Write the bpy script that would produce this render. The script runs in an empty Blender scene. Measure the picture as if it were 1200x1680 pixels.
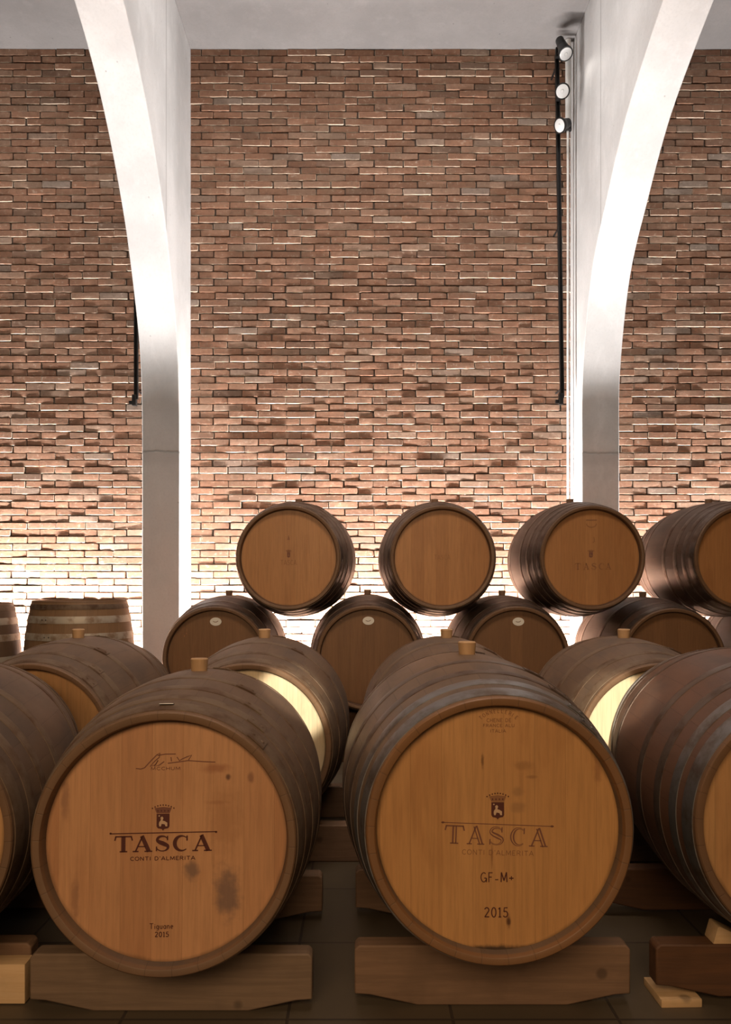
import bpy, math, random
from math import sin, cos, pi, radians as R
from mathutils import Vector
random.seed(7)
S = bpy.context.scene
COL = S.collection

# ------------------------------------------------------------------ camera, light, exposure
CAMZ = 1.03
F, VX, VY = 1275.0, 590.0, 955.0
cam = bpy.data.cameras.new('camera'); co = bpy.data.objects.new('camera', cam); COL.objects.link(co)
co.location = (0, 0, CAMZ); co.rotation_euler = (R(90), 0, 0)
cam.sensor_fit = 'VERTICAL'; cam.sensor_height = 24; cam.lens = 24 * F / 1680
cam.shift_y = (VY - 840) / 1680; cam.shift_x = (600 - VX) / 1680
cam.clip_start = .05
S.camera = co
S.view_settings.view_transform = 'Standard'; S.view_settings.look = 'None'
S.view_settings.gamma = 1; S.view_settings.use_curve_mapping = False
S.view_settings.exposure = 0.0
w = bpy.data.worlds.new('world'); S.world = w; w.use_nodes = True
w.node_tree.nodes['Background'].inputs[0].default_value = (1.0, .80, .60, 1)
w.node_tree.nodes['Background'].inputs[1].default_value = .035

def area(name, loc, target, sx, sy, power, col, spread=180):
    l = bpy.data.lights.new(name, 'AREA'); l.shape = 'RECTANGLE'; l.size = sx; l.size_y = sy
    l.energy = power; l.color = col; l.spread = R(spread)
    o = bpy.data.objects.new(name, l); COL.objects.link(o); o.location = loc
    d = Vector(target) - Vector(loc)
    o.rotation_euler = d.to_track_quat('-Z', 'Y').to_euler(); return o
def spot(name, loc, target, power, col, ang, blend=.3, rad=.03):
    l = bpy.data.lights.new(name, 'SPOT'); l.energy = power; l.color = col
    l.spot_size = R(ang); l.spot_blend = blend; l.shadow_soft_size = rad
    o = bpy.data.objects.new(name, l); COL.objects.link(o); o.location = loc
    d = Vector(target) - Vector(loc)
    o.rotation_euler = d.to_track_quat('-Z', 'Y').to_euler(); return o

WALL = 6.6
CEIL = 4.53 + CAMZ
# linear uplights on the floor along the foot of the brick wall, one per bay
for k, (a, b) in enumerate(((-4.3, -1.78), (-1.42, 1.77), (2.12, 4.5))):
    o = area('wall_washer', ((a + b) / 2, WALL - .26, .14), ((a + b) / 2, WALL + 3.4, 3), b - a - .06, .06, 270 * (b - a), (1, .955, .92))
# uplights at the foot of the two columns
spot('column_uplight', (-1.585, 5.93, .3), (-1.585, 5.87, 4), 100, (1, .97, .95), 11.5, .8)
spot('column_uplight', (1.945, 6.02, .3), (1.945, 6.09, 4), 100, (1, .97, .95), 11.5, .3)
# unseen fill lights added around and above the camera, no real fixtures
area('hall_fill', (-.5, -1.6, 2.3), (0, 2.4, .5), 2.2, 1.0, 76, (1, .70, .42))
area('hall_fill', (.2, 1.6, 4.3), (.2, 3.6, .6), 2.0, 1.0, 26, (1, .80, .64), 95)
for x_, w_, p_ in ((.2, 2.6, 20), (-3.2, 2.0, 17), (3.6, 2.0, 17)):
    area('bay_fill', (x_, 4.7, 5.46), (x_, 6.5, 2.6), w_, .4, p_ * 1.25, (1, .95, .90), 130)  # added fill above each bay to brighten the bricks, no fixture there
# added narrow spots beside the camera, brightening two middle-row heads
spot('head_fill_spot', (.10, .15, 1.32), (-.23, 2.68, .62), 470, (1, .92, .74), 6.2, .4, .02)
spot('head_fill_spot', (.18, .15, 1.32), (.865, 2.68, .60), 540, (1, .92, .74), 6.0, .4, .02)

# ------------------------------------------------------------------ helpers
def tag(o, label=None, cat=None, group=None, kind=None):
    if label: o['label'] = label
    if cat: o['category'] = cat
    if group: o['group'] = group
    if kind: o['kind'] = kind
    return o
def empty(name, loc, rot=(0, 0, 0)):
    o = bpy.data.objects.new(name, None); COL.objects.link(o); o.location = loc; o.rotation_euler = rot
    o.empty_display_size = .1; return o
class MB:
    def __init__(s): s.v = []; s.f = []; s.m = []
    def add(s, vs, fs, mi=0):
        b = len(s.v); s.v += [tuple(v) for v in vs]
        s.f += [tuple(i + b for i in f) for f in fs]; s.m += [mi] * len(fs)
    def box(s, c, d, mi=0, bev=0):
        x, y, z = c; a, b, h = d[0] / 2, d[1] / 2, d[2] / 2
        vs = [(x + i * a, y + j * b, z + k * h) for i in (-1, 1) for j in (-1, 1) for k in (-1, 1)]
        s.add(vs, [(0, 1, 3, 2), (4, 6, 7, 5), (0, 4, 5, 1), (2, 3, 7, 6), (0, 2, 6, 4), (1, 5, 7, 3)], mi)
    def prism_y(s, pts, y0, y1, mi=0):      # outline in x,z extruded along y
        n = len(pts)
        s.add([(p[0], y0, p[1]) for p in pts] + [(p[0], y1, p[1]) for p in pts],
              [tuple(range(n)), tuple(range(2 * n - 1, n - 1, -1))] + [(i, n + i, n + (i + 1) % n, (i + 1) % n) for i in range(n)], mi)
    def prism_x(s, pts, x0, x1, mi=0):      # outline in y,z extruded along x
        n = len(pts)
        s.add([(x0, p[0], p[1]) for p in pts] + [(x1, p[0], p[1]) for p in pts],
              [tuple(range(n - 1, -1, -1)), tuple(range(n, 2 * n))] + [(i, (i + 1) % n, n + (i + 1) % n, n + i) for i in range(n)], mi)
    def lathe(s, prof, n=64, mi=0, closed=True, axis='y', c=(0, 0, 0)):   # prof: (r, t) loops
        m = len(prof); vs = []
        for k in range(n):
            a = 2 * pi * k / n
            for r, t in prof:
                p = (r * cos(a), t, r * sin(a)) if axis == 'y' else (r * cos(a), r * sin(a), t)
                vs.append((p[0] + c[0], p[1] + c[1], p[2] + c[2]))
        fs = []
        for k in range(n):
            q = (k + 1) % n
            for i in range(m if closed else m - 1):
                j = (i + 1) % m
                fs.append((k * m + i, k * m + j, q * m + j, q * m + i))
        s.add(vs, fs, mi)
    def disc(s, r, t, n=64, mi=0, c=(0, 0), up=False):
        s.add([(c[0] + r * cos(2 * pi * k / n), t, c[1] + r * sin(2 * pi * k / n)) for k in range(n)], [tuple(range(n))], mi)
    def mesh(s, name, smooth=True, ang=35, bevel=0):
        me = bpy.data.meshes.new(name); me.from_pydata(s.v, [], s.f); me.update()
        import bmesh
        bm = bmesh.new(); bm.from_mesh(me); bmesh.ops.recalc_face_normals(bm, faces=bm.faces)
        for f, i in zip(bm.faces, s.m): f.material_index = i
        if bevel:
            bmesh.ops.bevel(bm, geom=list(bm.edges), offset=bevel, segments=2, affect='EDGES', profile=.6)
        bm.to_mesh(me); bm.free()
        if smooth:
            me.polygons.foreach_set('use_smooth', [True] * len(me.polygons)); me.set_sharp_from_angle(angle=R(ang))
        return me
def link(name, me, mats, parent=None, loc=(0, 0, 0), rot=(0, 0, 0)):
    if not isinstance(mats, (list, tuple)): mats = [mats]
    o = bpy.data.objects.new(name, me); COL.objects.link(o)
    while len(me.materials) < len(mats): me.materials.append(None)
    for i, m in enumerate(mats):
        o.material_slots[i].link = 'OBJECT'; o.material_slots[i].material = m
    if parent: o.parent = parent
    o.location = loc; o.rotation_euler = rot
    return o

# ------------------------------------------------------------------ materials
class NT:
    def __init__(s, name, rough=.6, metal=0, spec=.5):
        s.m = bpy.data.materials.new(name); s.m.use_nodes = True; s.t = s.m.node_tree
        s.b = s.t.nodes['Principled BSDF']
        s.b.inputs['Roughness'].default_value = rough; s.b.inputs['Metallic'].default_value = metal
        s.b.inputs['Specular IOR Level'].default_value = spec
    def n(s, typ, **k):
        o = s.t.nodes.new(typ)
        for a, b in k.items(): setattr(o, a, b)
        return o
    def put(s, sock, v):
        if isinstance(v, bpy.types.NodeSocket): s.t.links.new(v, sock)
        elif isinstance(v, (tuple, list)) and len(v) == 3 and sock.type == 'RGBA': sock.default_value = (*v, 1)
        else: sock.default_value = v
    def math(s, op, a, b=0, c=None, clamp=False):
        o = s.n('ShaderNodeMath', operation=op, use_clamp=clamp); s.put(o.inputs[0], a); s.put(o.inputs[1], b)
        if c is not None: s.put(o.inputs[2], c)
        return o.outputs[0]
    def mix(s, f, a, b, mode='MIX'):
        o = s.n('ShaderNodeMix', data_type='RGBA', blend_type=mode)
        s.put(o.inputs[0], f); s.put(o.inputs[6], a); s.put(o.inputs[7], b); return o.outputs[2]
    def coord(s): return s.n('ShaderNodeTexCoord').outputs['Object']
    def mapping(s, v, scale=(1, 1, 1), loc=(0, 0, 0)):
        o = s.n('ShaderNodeMapping'); s.put(o.inputs[0], v); o.inputs['Scale'].default_value = scale
        s.put(o.inputs['Location'], loc); return o.outputs[0]
    def noise(s, v, scale=5, detail=4, rough=.55, dist=0):
        o = s.n('ShaderNodeTexNoise'); s.put(o.inputs['Vector'], v); o.inputs['Scale'].default_value = scale
        o.inputs['Detail'].default_value = detail; o.inputs['Roughness'].default_value = rough
        o.inputs['Distortion'].default_value = dist; return o.outputs['Fac']
    def white(s, v):
        o = s.n('ShaderNodeTexWhiteNoise', noise_dimensions='1D'); s.put(o.inputs['W'], v); return o.outputs['Value']
    def ramp(s, f, stops):
        o = s.n('ShaderNodeValToRGB'); s.put(o.inputs[0], f); e = o.color_ramp.elements
        while len(e) < len(stops): e.new(.5)
        for el, (p, c) in zip(e, stops): el.position = p; el.color = (*c, 1) if len(c) == 3 else c
        return o.outputs[0]
    def smooth(s, v, a, b):
        o = s.n('ShaderNodeMapRange', interpolation_type='SMOOTHSTEP'); s.put(o.inputs[0], v)
        o.inputs[1].default_value = a; o.inputs[2].default_value = b; return o.outputs[0]
    def bump(s, h, strength=.3, dist=.002):
        o = s.n('ShaderNodeBump'); s.put(o.inputs['Height'], h); o.inputs['Strength'].default_value = strength
        o.inputs['Distance'].default_value = dist; s.t.links.new(o.outputs[0], s.b.inputs['Normal'])
    def base(s, c): s.put(s.b.inputs['Base Color'], c)
    def rnd(s, k=50.): return s.math('MULTIPLY', s.n('ShaderNodeObjectInfo').outputs['Random'], k)
    def vec(s, x, y, z):
        o = s.n('ShaderNodeCombineXYZ')
        for i, q in enumerate((x, y, z)): s.put(o.inputs[i], q)
        return o.outputs[0]

def scale(c, k): return tuple(min(1, x * k) for x in c)

def mat_staves(name, ca, cb, rough=.55, nst=30, dirt=(.05, .04, .035), dirtamt=.5, rim=(.20, .105, .05)):
    t = NT(name, rough)
    P = t.coord(); sp = t.n('ShaderNodeSeparateXYZ'); t.put(sp.inputs[0], P)
    a = t.math('ARCTAN2', sp.outputs[0], sp.outputs[2])
    r = t.rnd()
    u = t.math('MULTIPLY', a, nst / (2 * pi)); u = t.math('ADD', u, 100.3)
    fl = t.math('FLOOR', u); fr = t.math('FRACT', u)
    k = t.white(t.math('ADD', fl, r))
    grain = t.noise(t.vec(t.math('ADD', sp.outputs[0], r), t.math('MULTIPLY', sp.outputs[1], .07), sp.outputs[2]), 90, 5, .6)
    big = t.noise(t.vec(t.math('ADD', sp.outputs[0], r), t.math('MULTIPLY', sp.outputs[1], .5), sp.outputs[2]), 7, 4)
    c = t.mix(k, ca, cb)
    c = t.mix(t.math('MULTIPLY', grain, .5), c, scale(ca, .5))
    c = t.mix(t.math('MULTIPLY', t.smooth(big, .42, .7), dirtamt), c, dirt)
    c = t.mix(t.math('MULTIPLY', t.smooth(t.math('ABSOLUTE', sp.outputs[1]), .4615, .4645), .85), c, t.mix(t.math('MULTIPLY', big, .8), rim, scale(rim, .45)))
    e = t.math('MINIMUM', fr, t.math('SUBTRACT', 1, fr))
    g = t.smooth(e, 0, .03)
    c = t.mix(t.math('ADD', t.math('MULTIPLY', g, .4), .6), scale(ca, .3), c)
    t.base(c)
    t.put(t.b.inputs['Roughness'], t.math('ADD', t.math('MULTIPLY', big, .3), rough - .15))
    t.bump(t.math('ADD', t.math('MULTIPLY', g, .5), t.math('MULTIPLY', grain, .35)), .4, .0012)
    return t.m

def mat_head(name, ca, cb, rough=.5, pw=.068, stains=(), off=.0):
    t = NT(name, rough)
    P = t.coord(); sp = t.n('ShaderNodeSeparateXYZ'); t.put(sp.inputs[0], P)
    r = t.rnd()
    u = t.math('ADD', t.math('DIVIDE', sp.outputs[0], pw), 50.5 + off)
    wob = t.math('MULTIPLY', t.math('SUBTRACT', t.white(t.math('FLOOR', u)), .5), .25)
    fl = t.math('FLOOR', u); fr = t.math('FRACT', u)
    k = t.white(t.math('ADD', fl, r))
    q = t.vec(t.math('ADD', sp.outputs[0], k), t.math('ADD', sp.outputs[1], r), t.math('MULTIPLY', sp.outputs[2], .05))
    grain = t.noise(q, 130, 5, .65)
    q2 = t.vec(t.math('MULTIPLY', sp.outputs[0], 1.0), r, t.math('MULTIPLY', sp.outputs[2], .35))
    big = t.noise(q2, 11, 4, .6, .4)
    c = t.mix(k, ca, cb)
    c = t.mix(t.math('MULTIPLY', t.smooth(grain, .35, .75), .38), c, scale(ca, .45))
    c = t.mix(t.math('MULTIPLY', t.smooth(big, .5, .75), .30), c, (ca[0] * .55, ca[1] * .42, ca[2] * .35))
    e = t.math('MINIMUM', fr, t.math('SUBTRACT', 1, fr))
    g = t.smooth(e, 0, .012)
    c = t.mix(t.math('ADD', t.math('MULTIPLY', g, .35), .65), scale(ca, .3), c)
    # dark ring where the head meets the chime
    rad = t.math('SQRT', t.math('ADD', t.math('MULTIPLY', sp.outputs[0], sp.outputs[0]), t.math('MULTIPLY', sp.outputs[2], sp.outputs[2])))
    rr = t.math('ADD', rad, t.math('MULTIPLY', t.math('SUBTRACT', big, .5), .02))
    c = t.mix(t.math('MULTIPLY', t.smooth(rr, .257, .269), .7), c, scale(ca, .22))
    for (x, z, rx, rz, col, amt) in stains:
        n = t.noise(t.vec(sp.outputs[0], .0, sp.outputs[2]), 45, 3)
        dx = t.math('DIVIDE', t.math('SUBTRACT', sp.outputs[0], x), rx); dz = t.math('DIVIDE', t.math('SUBTRACT', sp.outputs[2], z), rz)
        d = t.math('ADD', t.math('SQRT', t.math('ADD', t.math('MULTIPLY', dx, dx), t.math('MULTIPLY', dz, dz))), t.math('MULTIPLY', t.math('SUBTRACT', n, .5), 1.3))
        f = t.math('MULTIPLY', t.math('SUBTRACT', 1, t.smooth(d, .3, 1.25)), amt)
        c = t.mix(f, c, col)
    t.base(c)
    t.bump(t.math('ADD', t.math('MULTIPLY', g, .6), t.math('MULTIPLY', grain, .3)), .35, .001)
    return t.m

def mat_metal(name, c, rough=.45, metal=.85):
    t = NT(name, rough, metal)
    P = t.coord(); n = t.noise(P, 14, 5, .6); n2 = t.noise(t.mapping(P, (1, 9, 1)), 40, 4)
    t.base(t.mix(t.smooth(n, .4, .7), c, (c[0] * .55, c[1] * .42, c[2] * .33)))
    t.put(t.b.inputs['Roughness'], t.math('ADD', t.math('MULTIPLY', n, .35), rough - .12))
    t.bump(n2, .15, .001); return t.m

def mat_timber(name, ca, cb, axis=0, rough=.7):
    t = NT(name, rough); P = t.coord()
    sc = [1, 1, 1]; sc[axis] = .06
    r = t.rnd(9.)
    v = t.mapping(P, tuple(sc), t.vec(r, r, r))
    g = t.noise(v, 60, 6, .65, .3); b = t.noise(t.mapping(P, (1, 1, 1), t.vec(r, r, r)), 9, 3)
    c = t.mix(t.smooth(g, .3, .7), ca, cb)
    c = t.mix(t.math('MULTIPLY', t.smooth(b, .45, .7), .5), c, scale(ca, .6))
    kn = t.n('ShaderNodeTexVoronoi'); t.put(kn.inputs['Vector'], t.mapping(P, (.8, .8, .8), t.vec(r, r, r))); kn.inputs['Scale'].default_value = 9
    c = t.mix(t.math('MULTIPLY', t.math('SUBTRACT', 1, t.smooth(kn.outputs['Distance'], .06, .13)), .7), c, scale(ca, .3))
    t.base(c); t.bump(g, .4, .002); return t.m

def mat_plain(name, c, rough=.6, metal=0, emit=None):
    t = NT(name, rough, metal)
    n = t.noise(t.coord(), 30, 3); t.base(t.mix(t.math('MULTIPLY', n, .3), c, scale(c, .7)))
    if emit: t.put(t.b.inputs['Emission Color'], emit[0]); t.b.inputs['Emission Strength'].default_value = emit[1]
    return t.m

def mat_concrete(name, c, joint_z=None, joint_y=None):
    t = NT(name, .75); P = t.coord(); sp = t.n('ShaderNodeSeparateXYZ'); t.put(sp.inputs[0], P)
    a = t.noise(P, 1.6, 5, .6); b = t.noise(t.mapping(P, (1, 1, .35)), 9, 6, .65); d = t.noise(P, 60, 3)
    col = t.mix(t.smooth(a, .35, .65), c, scale(c, .84))
    col = t.mix(t.math('MULTIPLY', t.smooth(b, .5, .72), .45), col, scale(c, 1.12))
    col = t.mix(t.math('MULTIPLY', t.smooth(d, .45, .75), .25), col, scale(c, .7))
    v = t.n('ShaderNodeTexVoronoi'); t.put(v.inputs['Vector'], P); v.inputs['Scale'].default_value = 11
    pit = t.math('SUBTRACT', 1, t.smooth(v.outputs['Distance'], .04, .085))
    pit = t.math('MULTIPLY', pit, t.smooth(t.noise(P, 5, 2), .5, .6))
    col = t.mix(t.math('MULTIPLY', pit, .6), col, scale(c, .35))
    h = t.math('ADD', t.math('MULTIPLY', b, .5), t.math('MULTIPLY', pit, -1))
    if joint_z:
        z = t.math('ADD', sp.outputs[2], t.math('MULTIPLY', t.math('SUBTRACT', t.noise(t.mapping(P, (1, 1, .2)), 8, 3), .5), .05))
        dd = t.math('ABSOLUTE', t.math('SUBTRACT', z, joint_z))
        m = t.math('SUBTRACT', 1, t.smooth(dd, .004, .012))
        col = t.mix(t.math('MULTIPLY', m, .45), col, scale(c, .4))
        band = t.math('SUBTRACT', 1, t.smooth(t.math('ABSOLUTE', t.math('SUBTRACT', z, joint_z - .04)), .02, .09))
        col = t.mix(t.math('MULTIPLY', band, .22), col, scale(c, .45))
        h = t.math('SUBTRACT', h, t.math('MULTIPLY', m, 1.5))
    if joint_y:
        m = t.math('SUBTRACT', 1, t.smooth(t.math('ABSOLUTE', t.math('SUBTRACT', sp.outputs[1], joint_y)), .005, .012))
        sn = t.n('ShaderNodeSeparateXYZ'); t.put(sn.inputs[0], t.n('ShaderNodeTexCoord').outputs['Normal'])
        m = t.math('MULTIPLY', m, t.smooth(t.math('ABSOLUTE', sn.outputs[0]), .8, .9))
        col = t.mix(t.math('MULTIPLY', m, .55), col, scale(c, .3))
    t.base(col); t.bump(h, .25, .004); return t.m

M = {}
M['mortar'] = mat_concrete('mortar', (.085, .055, .038))
def mat_brick():
    t = NT('brick', .8); P = t.coord()
    at = t.n('ShaderNodeAttribute', attribute_name='tone'); k = at.outputs['Fac']
    c = t.ramp(k, [(0, (.18, .108, .072)), (.3, (.245, .122, .072)), (.62, (.285, .145, .086)), (.82, (.30, .19, .13)), (1, (.26, .195, .155))])
    a = t.noise(P, 28, 5, .65); b = t.noise(P, 5, 3)
    c = t.mix(t.math('MULTIPLY', t.smooth(a, .54, .74), .55), c, (.55, .43, .34))
    c = t.mix(t.math('MULTIPLY', t.smooth(a, .5, .28), .5), c, (.13, .075, .05))
    c = t.mix(t.math('MULTIPLY', t.smooth(b, .48, .68), .35), c, (.22, .15, .10))
    le = t.n('ShaderNodeAttribute', attribute_name='lime').outputs['Fac']  # lime remnants on brick edges, with uplight highlight lines painted in
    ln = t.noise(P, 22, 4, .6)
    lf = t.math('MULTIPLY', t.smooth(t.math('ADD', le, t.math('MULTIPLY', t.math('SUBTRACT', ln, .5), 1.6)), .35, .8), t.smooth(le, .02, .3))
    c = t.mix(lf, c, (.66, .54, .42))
    t.base(c); t.bump(t.noise(P, 70, 5, .7), .7, .004); return t.m
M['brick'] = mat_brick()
M['fin_l'] = mat_concrete('concrete_fin', (.57, .565, .565), 2.07, 5.77)
M['plaster'] = mat_concrete('ceiling_plaster', (.19, .178, .175))
def mat_floor():
    t = NT('floor_tiles', .5); P = t.coord()
    b = t.n('ShaderNodeTexBrick'); t.put(b.inputs['Vector'], t.mapping(P, (1, 1, 1), (.17, .12, 0))); b.inputs['Scale'].default_value = 1
    b.inputs['Brick Width'].default_value = .39; b.inputs['Row Height'].default_value = .39; b.inputs['Mortar Size'].default_value = .004
    b.offset = 0
    b.inputs['Color1'].default_value = (.12, .09, .058, 1); b.inputs['Color2'].default_value = (.10, .075, .048, 1); b.inputs['Mortar'].default_value = (.04, .03, .025, 1)
    n = t.noise(P, 12, 5)
    t.base(t.mix(t.math('MULTIPLY', n, .5), b.outputs[0], (.07, .053, .035)))
    t.bump(t.math('ADD', t.math('MULTIPLY', b.outputs['Fac'], -1), t.math('MULTIPLY', n, .2)), .4, .002); return t.m
M['floor'] = mat_floor()

DK = (.05, .045, .04)
M['st_brown'] = mat_staves('staves_dusty_brown', (.15, .088, .05), (.13, .076, .044), .6)
M['st_grey'] = mat_staves('staves_grey_brown', (.16, .098, .058), (.135, .082, .049), .5, rim=(.25, .115, .042))
M['st_red'] = mat_staves('staves_red_brown', (.15, .07, .04), (.10, .05, .032), .5)
M['st_back'] = mat_staves('staves_dark_back', (.10, .055, .035), (.075, .042, .03), .5)
M['st_pale'] = mat_staves('staves_pale_oak', (.30, .17, .08), (.22, .12, .055), .6, dirtamt=.3)
M['hp_steel'] = mat_metal('hoop_galvanised', (.27, .26, .26), .42)
M['hp_brown'] = mat_metal('hoop_brown', (.17, .115, .075), .6, .35)
M['hp_dark'] = mat_metal('hoop_dark', (.16, .12, .10), .4, .7)
M['hp_pale'] = mat_metal('hoop_pale', (.48, .42, .34), .5, .35)
M['hd_a'] = mat_head('head_pinkish_oak', (.55, .28, .13), (.43, .20, .088), .5, stains=(
    (.134, -.118, .032, .062, (.13, .08, .065), .75), (.055, -.068, .02, .022, (.13, .08, .06), .7),
    (.105, .158, .034, .011, (.30, .11, .045), .7), (.134, .138, .006, .008, (.10, .04, .02), .9),
    (.185, .135, .008, .016, (.20, .08, .04), .7), (.125, .04, .04, .09, (.34, .15, .06), .45),
    (.11, .082, .03, .006, (.3, .12, .05), .5), (-.225, .09, .01, .05, (.2, .09, .05), .5), (-.2, -.13, .01, .06, (.2, .09, .05), .5)))
M['hd_b'] = mat_head('head_golden_oak', (.54, .275, .10), (.46, .22, .075), .45, off=.3, stains=(
    (-.033, .145, .004, .018, (.16, .07, .02), .85), (.055, .135, .022, .012, (.28, .13, .045), .55),
    (.075, .11, .014, .004, (.28, .13, .05), .7), (.045, .078, .014, .012, (.30, .15, .06), .6),
    (.045, .045, .018, .014, (.30, .15, .06), .6), (-.013, -.06, .003, .03, (.22, .09, .03), .7),
    (.024, -.205, .006, .016, (.09, .035, .015), .95), (0, -.266, .10, .012, (.05, .03, .02), .95),
    (.22, .12, .01, .03, (.25, .10, .04), .5)))
M['hd_c'] = mat_head('head_mid_oak', (.50, .27, .11), (.45, .23, .09))
M['hd_new'] = mat_head('head_new_pale_oak', (.74, .60, .40), (.70, .55, .35), .55)
M['hd_top'] = mat_head('head_toffee_oak', (.44, .205, .072), (.38, .17, .057), .45)
M['hd_low'] = mat_head('head_dark_oak', (.20, .095, .038), (.165, .078, .031), .5)
M['ink'] = mat_plain('branded_ink', (.085, .02, .012), .8)
M['ink_mid'] = mat_plain('branded_ink_light', (.19, .075, .045), .8)
M['ink_soft'] = mat_plain('branded_ink_faded', (.27, .12, .05), .8)
M['pale'] = mat_plain('pale_figure', (.55, .36, .22), .7)
M['bung'] = mat_timber('bung_wood', (.50, .31, .16), (.42, .25, .12), 2)
M['bung_dark'] = mat_timber('bung_dark_wood', (.26, .15, .09), (.2, .12, .07), 2)
M['sticker'] = mat_plain('sticker_paper', (.72, .68, .60), .5)
M['tagm'] = mat_plain('metal_clip', (.55, .55, .55), .4, .3)
M['beam_a'] = mat_timber('timber_grey_brown', (.23, .15, .095), (.17, .11, .07))
M['beam_b'] = mat_timber('timber_reddish', (.25, .145, .085), (.19, .11, .065))
M['beam_dk'] = mat_timber('timber_dark', (.13, .055, .022), (.09, .04, .018))
M['beam_lt'] = mat_timber('timber_fresh', (.74, .50, .28), (.66, .42, .21))
M['black'] = mat_plain('black_metal', (.012, .011, .011), .4, .3)
M['white'] = mat_plain('white_enamel', (.78, .77, .75), .35)
M['lens'] = mat_plain('lamp_lens', (.5, .5, .5), .25, 0, ((1, .97, .92), .12))

# ------------------------------------------------------------------ setting
def slab(name, c, d, m):
    b = MB(); b.box(c, d); o = link(name, b.mesh(name, False), m); tag(o, kind='structure'); return o
slab('floor', (0, 2.6, -.05), (9.4, 9.6, .1), M['floor'])
slab('ceiling', (0, 2.6, CEIL + .06), (9.4, 9.6, .12), M['plaster'])

def brick_wall():
    b = MB(); tones = []; lime_glints = []
    b.box((0, WALL + .1, CEIL / 2), (9.4, .16, CEIL), 0); tones += [0] * 8; lime_glints += [0] * 8
    rng = random.Random(3)
    px, pz = .246, .0592
    rows = int(CEIL / pz) + 1
    for j in range(rows):
        z0 = j * pz + .002; off = (.5 if j % 2 else 0) * px + rng.uniform(-.012, .012)
        rowt = rng.uniform(-.08, .08)
        for i in range(-18, 19):
            x0 = i * px + off + rng.uniform(-.004, .004)
            if x0 > 4.5 or x0 + px < -4.5: continue
            if rng.random() < .02: L = px * .97
            else: L = px - rng.uniform(.006, .011)
            H = pz - rng.uniform(.0055, .009)
            zz = z0 + rng.uniform(-.0015, .0015)
            pr = rng.uniform(.010, .020)           # how far it stands out
            tilt = rng.uniform(-.0009, .0009)          # lower edge further out
            tilx = rng.uniform(-.002, .002)
            ch = rng.random() < .3
            lip = rng.choice((.0008, .002, .0045))
            nx, nz = 9, 4
            us = [0, .018, .12, .3, .5, .7, .88, .982, 1]; vs_ = [0, .075, .945, 1]
            vs = []
            ph = rng.uniform(0, 100)
            for v in vs_:
                for u in us:
                    ex = u in (0, 1); ez = v in (0, 1)
                    jx = rng.uniform(-.0018, .0018) if ex or ez else 0
                    jz = rng.uniform(-.0022, .0022) if ez else 0
                    y = -pr - tilt * (1 - 2 * v) - tilx * (2 * u - 1) + rng.uniform(-.0006, .0006)
                    if ex or v == 1: y += rng.uniform(.002, .0035)
                    elif v == 0: y += lip * rng.uniform(.6, 1.3)
                    if ch and u > .9 and v > .8: y += .005; jz -= .004
                    xx = x0 + u * L + jx; zzz = zz + v * H + jz
                    if ex and ez: xx += .004 * (1 if u == 0 else -1); zzz += .003 * (1 if v == 0 else -1)
                    vs.append((xx, WALL + .02 + y, zzz))
            nfront = len(vs)
            fs = [(q * nx + p, q * nx + p + 1, (q + 1) * nx + p + 1, (q + 1) * nx + p) for q in range(nz - 1) for p in range(nx - 1)]
            ring = [p for p in range(nx)] + [q * nx + nx - 1 for q in range(1, nz)] + [(nz - 1) * nx + p for p in range(nx - 2, -1, -1)] + [q * nx for q in range(nz - 2, 0, -1)]
            for p in ring: vs.append((vs[p][0], WALL + .021, vs[p][2]))
            n = len(ring)
            for p in range(n):
                fs.append((ring[p], nfront + p, nfront + (p + 1) % n, ring[(p + 1) % n]))
            b.add(vs, fs, 1)
            tn = min(1, max(0, rng.gauss(.5, .2) + rowt)); tones += [tn] * len(vs)
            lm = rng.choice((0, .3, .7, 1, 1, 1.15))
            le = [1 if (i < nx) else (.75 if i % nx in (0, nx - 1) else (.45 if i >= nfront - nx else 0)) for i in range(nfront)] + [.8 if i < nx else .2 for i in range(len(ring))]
            lime_glints += [q * lm for q in le]
    me = b.mesh('wall_back', True, 16)
    a = me.attributes.new('tone', 'FLOAT', 'POINT'); a.data.foreach_set('value', tones)
    a = me.attributes.new('lime', 'FLOAT', 'POINT'); a.data.foreach_set('value', lime_glints)
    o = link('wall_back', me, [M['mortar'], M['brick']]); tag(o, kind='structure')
brick_wall()

# arched concrete fins: outline in depth / height, front edge curves out towards the hall
def fin(x0, x1, prof, name):
    pts = [(WALL + .05, 0), (prof[0][0], 0)] + [(d, z + CAMZ) for d, z in prof] + \
          [(-2.1, prof[-1][1] + CAMZ), (-2.1, CEIL), (WALL + .05, CEIL)]
    # smooth the curve by Catmull-Rom
    P = [(d, z + CAMZ) for d, z in prof]
    Q = []
    for i in range(len(P) - 1):
        p0 = P[max(0, i - 1)]; p1 = P[i]; p2 = P[i + 1]; p3 = P[min(len(P) - 1, i + 2)]
        for k in range(6):
            t = k / 6
            Q.append(tuple(.5 * ((2 * p1[a]) + (-p0[a] + p2[a]) * t + (2 * p0[a] - 5 * p1[a] + 4 * p2[a] - p3[a]) * t * t + (-p0[a] + 3 * p1[a] - 3 * p2[a] + p3[a]) * t ** 3) for a in (0, 1)))
    Q.append(P[-1])
    pts = [(WALL + .05, 0), (P[0][0], 0)] + Q + [(-2.1, P[-1][1]), (-2.1, CEIL), (WALL + .05, CEIL)]
    b = MB(); b.prism_x(pts, x0, x1)
    me = b.mesh(name, True, 25)
    o = link(name, me, M['fin_l']); tag(o, kind='structure')
    bv = o.modifiers.new('bevel', 'BEVEL'); bv.width = .006; bv.segments = 2; bv.limit_method = 'ANGLE'; bv.angle_limit = R(50)
    return o
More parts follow.
